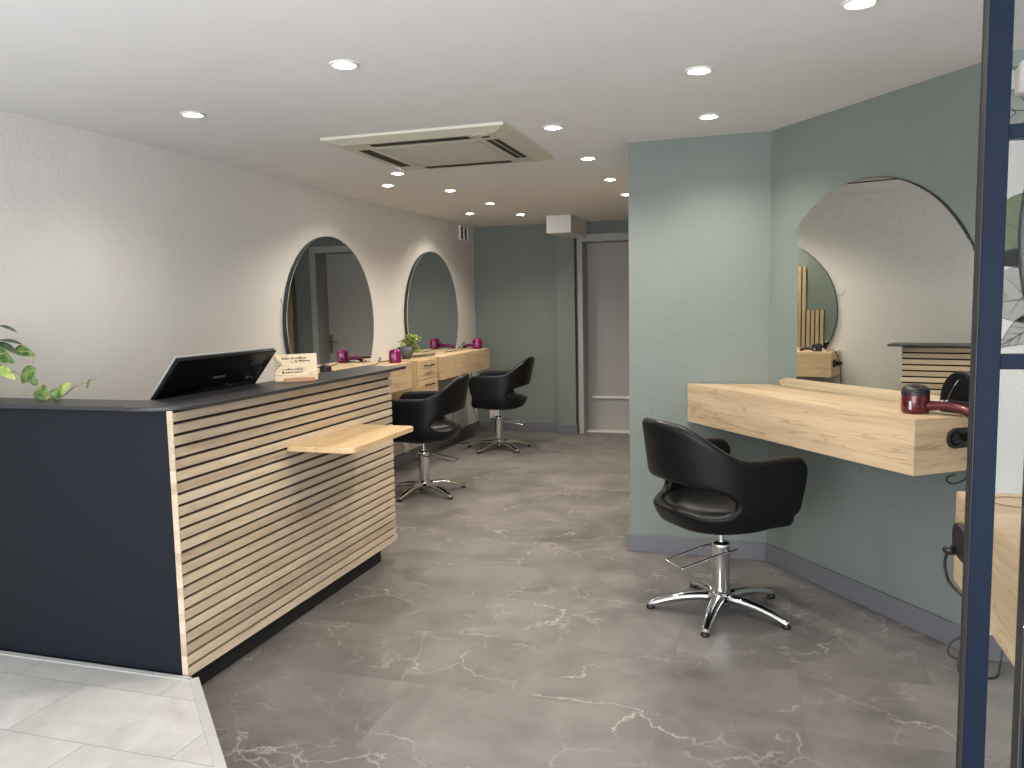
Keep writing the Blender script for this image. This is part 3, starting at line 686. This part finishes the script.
gp = thing('potted_plant', 'bushy light green plant in a ribbed grey bowl on the drawer cabinet', 'potted plant', (-2.915, 6.32, .955))
m = MB(); m.lathe([(0, 0), (.04, 0), (.06, .018), (.07, .05), (.066, .085), (.056, .103), (.05, .103), (.058, .08), (0, .08)], 32)
for v in m.bm.verts:
    a_ = math.atan2(v.co.y, v.co.x); k = 1+.025*math.cos(a_*16); v.co.x *= k; v.co.y *= k
m.build('bowl', 'stone_pot', gp)
m = MB(); m.lathe([(0, .088), (.054, .086)], 20); m.build('soil', 'soil', gp)
rng = random.Random(3)
for k in range(24):
    a_ = rng.uniform(.5, 2.3) if k < 19 else rng.uniform(0, 6.3); L_ = rng.uniform(.06, .15); hgt = rng.uniform(.0, .10) if k % 3 else rng.uniform(-.07, .0)
    e = Vector((math.cos(a_)*L_*.6+.01, math.sin(a_)*L_*1.7+(.05 if k < 19 else 0), .10+hgt)); mid = Vector((e.x*.45, e.y*.45, .12+max(hgt, .05)*.8))
    sp = spline([(0, 0, .088), mid, e], 5)
    m = MB(); m.tube(sp, .0016, 5); st = m.build('stem', 'stem', gp)
    m = MB()
    for q in range(3, len(sp)):
        for s in (0, 1):
            an = rng.uniform(0, 6.3); l = rng.uniform(.024, .04)
            leaf_mesh(m, sp[q], sp[q]+Vector((math.cos(an)*l, math.sin(an)*l, rng.uniform(-.01, .016))), l*.42, (rng.uniform(-.4, .4), rng.uniform(-.4, .4), 1), True, .2)
    m.build('leaves', 'leaf_light', st)

# ------------------------------------------------------------------ hair dryers
def dryer(label, color, loc, rz, cord, lean=0):
    r = thing('hair_dryer', label, 'hair dryer', loc, rz)
    Lr = Matrix.Rotation(lean, 4, 'Y')
    m = MB(); m.lathe([(.030, 0), (.047, .002), (.050, .012), (.0505, .045), (.0495, .072)], 36, xf=Lr); m.lathe([(.0, .004), (.03, 0)], 24, xf=Lr); m.build('barrel', color, r)
    m = MB(); m.lathe([(.0502, .070), (.0505, .076), (.048, .092), (.040, .103), (.026, .109), (0, .111)], 36, xf=Lr)
    for q in (.014, .024, .034): m.tube([(q*math.cos(2*PI*k/28), q*math.sin(2*PI*k/28), .1112-(q/.05)**2*.017) for k in range(28)], .0012, 5, closed=True, xf=Lr)
    m.build('rear_grille', 'black' if color == 'burgundy' else color, r)
    hd = spline([(.035, 0, .03), (.075, 0, .034), (.12, 0, .036), (.165, 0, .027), (.195, 0, .014)], 6)
    m = MB(); m.tube(hd, [.021-.004*math.sin(PI*k/(len(hd)-1)) for k in range(len(hd))], 14); h = m.build('handle', color, r)
    m = MB()
    for x in (.08, .095, .11): m.box((x-.005, -.006, .050), (x+.005, .006, .056), bev=.002)
    m.build('button', 'silver', h)
    m = MB(); m.box((.03, -.0515, .03), (.004, -.0495, .055)) if False else m.box((-.005, -.0512, .018), (.004, -.0495, .05)); m.build('label_plate', 'silver', r)
    if cord:
        m = MB(); m.tube(spline([Matrix.Rotation(-rz, 3, 'Z') @ Vector(c) for c in cord], 7), .0036, 7); m.build('cord', 'black', r)
    return r
M['rib'] = M['burgundy']
dp = W(1.03, .20, ZT)
ang = math.atan2(-.8, .6)
dryer('burgundy hair dryer with black rear mesh, on the right worktop', 'burgundy', (.572, 3.375, ZT), -.50, [(.17, -.095, .013), (.21, -.10, .008), (.235, -.06, .005), (.22, -.03, .004)], 0)
dryer('magenta hair dryer at the end of the nearer left worktop beside the grey pot', 'magenta', (-2.775, 5.835, ZT), 2.0, [(-.082, .176, .013), (-.14, .15, .006), (-.15, .02, .005), (-.09, -.09, .02), (-.06, -.13, .05), (-.055, -.17, .05), (-.06, -.21, .008), (-.08, -.4, .004), (-.06, -.55, .004)], .08)
dryer('magenta hair dryer at the far end of the farther left worktop', 'magenta', (-2.775, 7.79, ZT), 2.7, [(-.176, .082, .013), (-.22, .02, .006), (-.15, -.07, .04), (-.1, -.12, .075), (-.08, -.17, .06), (-.08, -.25, .004), (-.1, -.4, .004), (-.12, -.6, .004)])
# black case leaning behind the burgundy dryer
cs = thing('case', 'black arched case with a silver line, standing behind the burgundy dryer', 'case', (.735, 3.385, ZT), math.atan2(-.8, .6))
m = MB(); pts = [(-.085, 0), (.085, 0)] + [(.085*math.cos(PI*k/20), .045+.115*math.sin(PI*k/20)) for k in range(21)]
m.prism(pts, -.022, .022, bev=.006, xf=Matrix.Rotation(PI/2, 4, 'X')); m.build('shell', 'leather', cs)
m = MB(); m.tube([(-.055, -.0235, .03), (-.02, -.0235, .1), (.0, -.0235, .128)], .0017, 6); m.build('zip', 'steel', cs)
m = MB(); m.box((-.05, -.028, .012), (.06, -.022, .05), bev=.004); m.build('pocket', 'black', cs)

# sockets and cables
def socket_box(label, mtx, mt, cat='socket'):
    r = thing('power_socket', label, cat); r.matrix_world = mtx
    return r
so = thing('power_socket', 'black double power socket on the end of the right worktop', 'socket', (.7145, 3.311, .876), math.atan2(.6, .8))
m = MB(); m.prism([(x, y) for x, y in arc(.03, 0, .038, -90, 90, 10)+arc(-.03, 0, .038, 90, 270, 10)], 0, .012, bev=.003, xf=Matrix.Rotation(PI/2, 4, 'X')); m.build('housing', 'black', so)
m = MB(); m.lathe([(.024, 0), (.026, .003), (.022, .003), (.020, -.001), (0, -.001)], 28, xf=Matrix.Translation((-.03, -.0125, 0)) @ Matrix.Rotation(PI/2, 4, 'X')); m.build('outlet', 'gloss_black', so)
m = MB(); m.lathe([(0, 0), (.018, 0), (.018, .03), (.01, .04), (0, .04)], 20, xf=Matrix.Translation((.032, -.012, 0)) @ Matrix.Rotation(PI/2, 4, 'X')); m.build('plug', 'black', so)
i2 = thing('power_socket', 'black power socket on the end of the island worktop beside the blue post', 'socket', (.4325, 1.918, .865), -PI/2)
m = MB(); m.prism([(x, y) for x, y in arc(.03, 0, .036, -90, 90, 10)+arc(-.03, 0, .036, 90, 270, 10)], 0, .014, bev=.003, xf=Matrix.Rotation(PI/2, 4, 'X')); m.build('housing', 'black', i2)
m = MB(); m.lathe([(0, 0), (.011, 0), (.011, .014), (.005, .024), (0, .024)], 20, xf=Matrix.Translation((-.035, -.013, -.028)) @ Matrix.Rotation(PI/2, 4, 'X')); m.build('plug', 'black', i2)
ws = thing('power_socket', 'white wall socket low on the rear green wall behind the farthest chair', 'socket', (-2.85, 8.5, .215))
m = MB(); m.box((-.045, -.012, -.075), (.045, 0, .075), bev=.004); m.build('plate', 'white_plastic', ws)
for zz in (-.035, .035): m = MB(); m.lathe([(.02, 0), (.022, .003), (.018, .003), (.017, -.001), (0, -.001)], 20, xf=Matrix.Translation((0, -.0125, zz)) @ Matrix.Rotation(PI/2, 4, 'X')); m.build('outlet', 'trim_white', ws)
def cable(label, pts, r=.0035):
    m = MB(); m.tube(spline(pts, 8), r, 7); return tag(m.build('cable', 'black'), label, 'cable')
w = lambda s, d, z: W(s, d, z)
cable('short black cable looping under the end of the right worktop', [(.69, 3.24, .75), (.665, 3.255, .735), (.672, 3.262, .715), (.70, 3.27, .712), (.74, 3.29, .735), (.77, 3.30, .82)])
cable('black cable bowing out from the island worktop end', [(.412, 1.953, .837), (.409, 1.955, .833), (.404, 1.96, .82), (.403, 1.965, .80), (.407, 1.965, .778), (.415, 1.97, .757), (.43, 1.95, .742), (.45, 1.9, .735)])
cable('black cable coiled on the floor by the right skirting, behind the blue post', [(.80, 3.30, .30), (.80, 3.30, .14), (.76, 3.31, .12), (.71, 3.31, .085), (.70, 3.30, .045), (.74, 3.29, .03), (.80, 3.27, .07), (.81, 3.27, .10), (.74, 3.27, .08), (.725, 3.255, .02), (.73, 3.22, .005), (.78, 3.2, .005), (.84, 3.22, .005), (.87, 3.28, .03), (.88, 3.3, .10), (.87, 3.3, .14)], .004)
cable('black cable hanging under the farther left worktop down to the floor', [(-2.98, 7.62, .75), (-2.975, 7.6, .4), (-2.96, 7.50, .15), (-2.93, 7.52, .02), (-2.84, 7.6, .006), (-2.7, 7.64, .006), (-2.6, 7.62, .006)])
cable('black cable along the rear corner to the white wall socket', [(-2.90, 7.93, .76), (-2.90, 7.94, .45), (-2.90, 8.0, .28), (-2.885, 8.1, .12), (-2.86, 8.25, .05), (-2.85, 8.4, .10), (-2.85, 8.47, .18)])
cable('black cable bundle hanging under the nearer left worktop beside the counter', [(-2.92, 5.75, .75), (-2.92, 5.76, .45), (-2.91, 5.78, .25), (-2.89, 5.76, .16), (-2.87, 5.72, .10), (-2.85, 5.76, .05), (-2.82, 5.72, .02), (-2.8, 5.78, .008), (-2.85, 5.84, .02), (-2.9, 5.8, .08), (-2.88, 5.84, .14)], .005)
cable('black cable hanging off the near end of the first left worktop, in the right mirror', [(-2.75, 4.71, .962), (-2.75, 4.64, .955), (-2.76, 4.60, .8), (-2.80, 4.61, .45), (-2.9, 4.62, .3), (-2.95, 4.63, .2)])
so2 = thing('power_socket', 'black socket on the near end of the first left worktop, seen in the right mirror', 'socket', (-2.80, 4.659, .86), 0)
m = MB(); m.box((-.06, -.014, -.033), (.06, 0, .033), bev=.008); m.build('housing', 'black', so2)
m = MB(); m.lathe([(0, 0), (.019, 0), (.019, .03), (.01, .045), (0, .045)], 18, xf=Matrix.Translation((-.03, -.013, 0)) @ Matrix.Rotation(PI/2, 4, 'X')); m.build('plug', 'black', so2)
dryer('black hair dryer on the first left worktop just right of the plywood sign', 'black', (-2.80, 4.80, ZT), 1.9, None).scale = (.8, .8, .62)
cable('thin dark cable curl sticking out of the white wall left of the nearer mirror', [(-3.04, 4.70, 1.42), (-3.02, 4.66, 1.423), (-3.01, 4.64, 1.44), (-3.012, 4.625, 1.47)], .0016)
cable('black looped cable lying on the near corner of the farther left worktop', [(-2.99, 6.62, ZT+.004), (-2.93, 6.70, ZT+.006), (-2.87, 6.78, ZT+.012), (-2.82, 6.76, ZT+.016), (-2.80, 6.70, ZT+.01), (-2.84, 6.64, ZT+.005), (-2.9, 6.60, ZT+.005), (-2.95, 6.58, ZT+.005)], .005)

# upright oak slats on the side wall (seen through the two mirrors)
sp = thing('slatted_panel', 'upright oak slat panel on the side wall, visible only in mirrors', 'wall panel', (-.691, 5.29, 0))
m = MB(); m.box((-.012, 0, .1), (0, .21, 1.27)); m.box((-.012, .21, .1), (0, 3.1, 1.77)); m.build('backing', 'dark_gap', sp)
m = MB()
for k in range(62): m.box((-.03, .006+k*.05, .1), (-.012, .042+k*.05, 1.27 if k < 4 else 1.77), bev=.0015)
m.build('slats', 'slat_z', sp)

# white box on the papered wall
wb = thing('wall_box', 'white rounded plastic box high on the leaf wallpaper at the right edge', 'wall box', (.945, WY, 2.165))
m = MB(); m.box((-.08, -.07, -.058), (.08, 0, .058), bev=.015, seg=4); m.build('housing', 'white_plastic', wb)
m = MB(); m.box((-.05, -.073, -.02), (.05, -.069, .02), bev=.002); m.build('cover', 'trim_white', wb)

# ------------------------------------------------------------------ glazed partition
gp_ = thing('glass_partition', 'dark blue steel-framed glass partition in the right foreground', 'partition', (.2765, 1.2, 0))
m = MB(); m.box((0, 0, 0), (.0275, .030, H), bev=.0012); po = m.build('post', 'blue', gp_)
m = MB(); m.box((-.0008, .002, 0), (-.0001, .024, H)); m.build('rebate_strip', 'grey_rebate', po)
m = MB(); m.box((-.0015, .0245, 0), (-.0001, .030, H)); m.build('gasket', 'black', po)
m = MB(); m.box((.0735, 0, 0), (.115, .05, H), bev=.0012); po2 = m.build('post', 'blue', gp_)
m = MB(); m.box((.0722, .004, 0), (.0734, .048, H)); m.build('rebate_strip', 'grey_rebate', po2)
for z0, z1 in ((1.601, 1.619), (1.302, 1.322), (.42, .44)):
    m = MB(); m.box((.0277, .004, z0), (.072, .026, z1), bev=.001); m.build('crossbar', 'blue', gp_)
for z0, z1 in ((1.6192, H), (1.3222, 1.6008), (.4402, 1.3018), (.0, .4198)):
    m = MB(); m.box((.0277, .013, z0+.0002), (.072, .017, z1-.0002)); m.build('pane', 'glass', gp_)
m = MB(); m.lathe([(0, 0), (.004, 0), (.0045, .006), (.003, .008), (0, .008)], 14, xf=Matrix.Translation((.0722, .01, 1.133)) @ Matrix.Rotation(-PI/2, 4, 'Y')); m.lathe([(0, 0), (.004, 0), (.0045, .006), (.003, .008), (0, .008)], 14, xf=Matrix.Translation((.0722, .01, 1.122)) @ Matrix.Rotation(-PI/2, 4, 'Y')); m.build('screw', 'black', gp_)

# ------------------------------------------------------------------ salon chairs
def make_chair(label):
    r = thing('salon_chair', label, 'chair', group='black salon chairs')
    # tub shell: U in plan, arms to the front (+x), opening in the lower back
    NS = 64; bm = bmesh.new(); cols = []
    def plan(s):                                    # s -1..1, 0 = middle of the back
        a = abs(s); sg = 1 if s >= 0 else -1
        if a < .62:
            th = a/.62*PI/2
            c, q = math.cos(th), math.sin(th)
            x = -.02-.245*abs(c)**.85; y = .272*abs(q)**.82
        else:
            t = (a-.62)/.38; x = -.02+t*.26; y = .272-.012*t*t
        return x, y*sg
    for i in range(NS+1):
        s = -1+2*i/NS; a = abs(s); x, y = plan(s)
        # top line: back high, sweeping down into level arms
        t = min(1, max(0, (a-.15)/.43)); t = t*t*(3-2*t)
        zt = .893*(1-t)+.752*t - (.012*max(0, (a-.80)/.2)**2) + .008*math.cos(min(1, a/.3)*PI)
        if a > .93: zt -= .045*((a-.93)/.07)**2
        zb = .432+.0*a
        if a > .62: zb = .432+.07*((a-.62)/.38)**1.6
        if a > .95: zb += .02*((a-.95)/.05)**2
        R_ = .49
        hh = .060*max(0, 1-(a/R_)**4)**.5 if a < R_ else 0
        zm = .575-.02*(a/R_)
        col = []
        for k in range(5):
            z = zb+(zm-hh-zb)*k/4; col.append(z)
        for k in range(7):
            z = (zm+hh)+(zt-zm-hh)*k/6; col.append(z)
        cv = []
        for z in col:
            u = (z-.5)/.4
            lean = -.085*max(0, u)*max(0, 1-a/.6)      # back leans rearward
            tuck = max(0, (.52-z)/.13)**1.7*.07        # bowl in towards the bottom
            nrm = math.hypot(x+.0, y) or 1
            fr = -.05*max(0, (a-.72)/.28)*max(0, (zt-.03-z)/(zt-zb))**1.5
            cv.append(bm.verts.new((x+fr+lean-(x/nrm)*tuck*(1 if a < .62 else 0), y-(y/nrm)*tuck*.8, z)))
        cols.append((cv, hh))
    for (A, ha), (B, hb) in zip(cols, cols[1:]):
        for k in range(11):
            if k == 4: continue
            bm.faces.new((A[k], B[k], B[k+1], A[k+1]))
    # weld where the opening is closed
    bmesh.ops.remove_doubles(bm, verts=bm.verts, dist=.0008)
    bmesh.ops.recalc_face_normals(bm, faces=bm.faces)
    me = bpy.data.meshes.new('shell'); bm.to_mesh(me); bm.free(); me.materials.append(M['leather'])
    for p_ in me.polygons: p_.use_smooth = True
    sh = bpy.data.objects.new('shell', me); COL.objects.link(sh); sh.parent = r
    md = sh.modifiers.new('t', 'SOLIDIFY'); md.thickness = .046; md.offset = 0
    md = sh.modifiers.new('s', 'SUBSURF'); md.levels = 1; md.render_levels = 2
    # seat cushion
    P = arc(.17, -.19, .06, -90, 0, 5)+arc(.17, .19, .06, 0, 90, 5)+arc(-.02, 0, .245, 92, 268, 26)
    m = MB(); prev = None; cx = .0
    for k_, z_ in ((.3, .424), (.9, .424), (.965, .432), (.99, .452), (1, .475), (.99, .498), (.962, .514), (.90, .526), (.6, .532), (.25, .533)):
        ring = [m.bm.verts.new((cx+(q[0]-cx)*k_, q[1]*k_, z_)) for q in P]
        if prev:
            for j in range(len(P)): m.bm.faces.new((prev[j], prev[(j+1) % len(P)], ring[(j+1) % len(P)], ring[j])).smooth = True
        else: m.bm.faces.new(ring[::-1])
        prev = ring
    m.bm.faces.new(prev).smooth = True
    bmesh.ops.recalc_face_normals(m.bm, faces=m.bm.faces)
    m.build('seat_cushion', 'leather', r)
    m = MB(); m.lathe([(0, .394), (.10, .395), (.18, .404), (.222, .428), (.236, .46), (.236, .492), (0, .492)], 40, xf=Matrix.Translation((-.02, 0, 0))); m.build('seat_pan', 'leather', r)
    # gas column
    m = MB(); m.lathe([(.038, .048), (.040, .06), (.040, .295), (.042, .300), (.042, .316), (.03, .322), (0, .322)], 32); m.build('column', 'chrome', r)
    m = MB(); m.lathe([(.014, .31), (.014, .40)], 20); m.build('piston', 'chrome', r)
    m = MB(); m.lathe([(.05, .401), (.05, .391), (.0, .391)], 20); m.build('mount_plate', 'black', r)
    # foot pump lever: wire loop pointing to the rear
    m = MB(); pts = spline([(.045, .06, .292), (0, .066, .288), (-.05, .066, .285), (-.235, .066, .25), (-.247, .055, .248), (-.247, -.055, .248), (-.235, -.066, .25), (-.05, -.066, .285), (0, -.066, .288), (.045, -.06, .292)], 5)
    m.tube(pts, .0062, 8); m.tube([(0, -.066, .288), (0, .066, .288)], .006, 8); m.build('pump_lever', 'chrome', r)
    # five-star foot
    m = MB(); m.lathe([(0, .028), (.045, .03), (.05, .045), (.05, .062), (.044, .085), (.04, .095), (.0, .095)], 32); m.build('hub', 'chrome', r)
    legs = thing('x', '', '') if False else None
    for k in range(5):
        Rz = Matrix.Rotation(2*PI*k/5, 4, 'Z')
        t = bmesh.new(); rings = []
        for q in range(9):
            u = q/8; x = .03+.29*u; w_ = .030-.012*u; zt_ = .088-.040*u-.014*u*u+.012*math.sin(PI*u); th = .036-.014*u
            sec = [(-w_, -th), (-w_, -th*.35), (-w_*.62, -.001), (0, .002), (w_*.62, -.001), (w_, -th*.35), (w_, -th), (0, -th-.001)]
            rings.append([t.verts.new((x, yy, zt_+zz)) for yy, zz in sec])
        xe = .328; rings.append([t.verts.new((xe, yy*.5, .033+zz*.5)) for yy, zz in [(-.014, -.018), (-.014, -.006), (-.009, 0), (0, .001), (.009, 0), (.014, -.006), (.014, -.018), (0, -.018)]])
        for A, B in zip(rings, rings[1:]):
            for j in range(8): t.faces.new((A[j], A[(j+1) % 8], B[(j+1) % 8], B[j])).smooth = True
        t.faces.new(rings[0]); t.faces.new(rings[-1][::-1]); bmesh.ops.recalc_face_normals(t, faces=t.faces)
        m = MB(); m._merge(t, None, Rz); leg = m.build('leg', 'chrome', r)
        m = MB(); m.lathe([(0, 0), (.019, 0), (.020, .01), (.014, .016), (.009, .022), (0, .022)], 20, xf=Rz @ Matrix.Translation((.313, 0, 0))); m.build('glide', 'black', leg)
    return r
ch = make_chair('black tub salon chair with chrome star foot in front of the right green wall')
def turn(root, face, star):                 # face = heading of the seat, star = heading of one leg (both degrees)
    root.rotation_euler.z = math.radians(face)
    R_ = Matrix.Rotation(math.radians(star-face), 4, 'Z')
    for c in root.children:
        if c.name.split('.')[0] == 'leg': c.matrix_local = R_
ch2 = copy_tree(ch); ch2['label'] = 'black tub salon chair with chrome foot half hidden by the reception counter'
ch3 = copy_tree(ch); ch3['label'] = 'black tub salon chair farthest back, at the farther left worktop'
ch.location = (-.158, 3.651, 0); turn(ch, 39, 45)
ch2.location = (-2.412, 5.51, 0); turn(ch2, 191, 42)
ch3.location = (-2.435, 7.40, 0); turn(ch3, 189, 34)

# ------------------------------------------------------------------ daylight through the shop window, world
wl = bpy.data.worlds.new('sky'); SC.world = wl; wl.use_nodes = True
bg = wl.node_tree.nodes['Background']; bg.inputs[0].default_value = (.89, .935, 1.0, 1); bg.inputs[1].default_value = 9.0
pd = bpy.data.lights.new('window_portal', 'AREA'); pd.shape = 'RECTANGLE'; pd.size = 5.8; pd.size_y = 1.82; pd.cycles.is_portal = True
po_ = bpy.data.objects.new('window_portal', pd); COL.objects.link(po_); po_.location = (-.2, -1.62, 1.21); po_.rotation_euler = (PI/2, 0, 0)

# ------------------------------------------------------------------ camera
f, p, r, y = 803.58, .0981910, -.0198304, -.3000338
fw = Vector((math.sin(y)*math.cos(p), math.cos(y)*math.cos(p), -math.sin(p)))
rt = Vector((math.cos(y), -math.sin(y), 0)); up = rt.cross(fw)
rt2 = rt*math.cos(r)+up*math.sin(r); up2 = up*math.cos(r)-rt*math.sin(r)
cd = bpy.data.cameras.new('camera'); cam = bpy.data.objects.new('camera', cd); COL.objects.link(cam); SC.camera = cam
cd.sensor_width = 36; cd.lens = f/1024*36; cd.clip_start = .05
cam.matrix_world = Matrix(((rt2.x, up2.x, -fw.x, 0), (rt2.y, up2.y, -fw.y, 0), (rt2.z, up2.z, -fw.z, 1.40), (0, 0, 0, 1)))

vs = SC.view_settings
SC.display_settings.display_device = 'sRGB'
vs.view_transform = 'Standard'; vs.look = 'None'; vs.gamma = 1; vs.use_curve_mapping = False; vs.exposure = .05
SC.cycles.use_denoising = True
SC.cycles.max_bounces = 10; SC.cycles.glossy_bounces = 6; SC.cycles.transparent_max_bounces = 12
SC.cycles.caustics_reflective = False; SC.cycles.caustics_refractive = False
SC.cycles.sample_clamp_indirect = 6
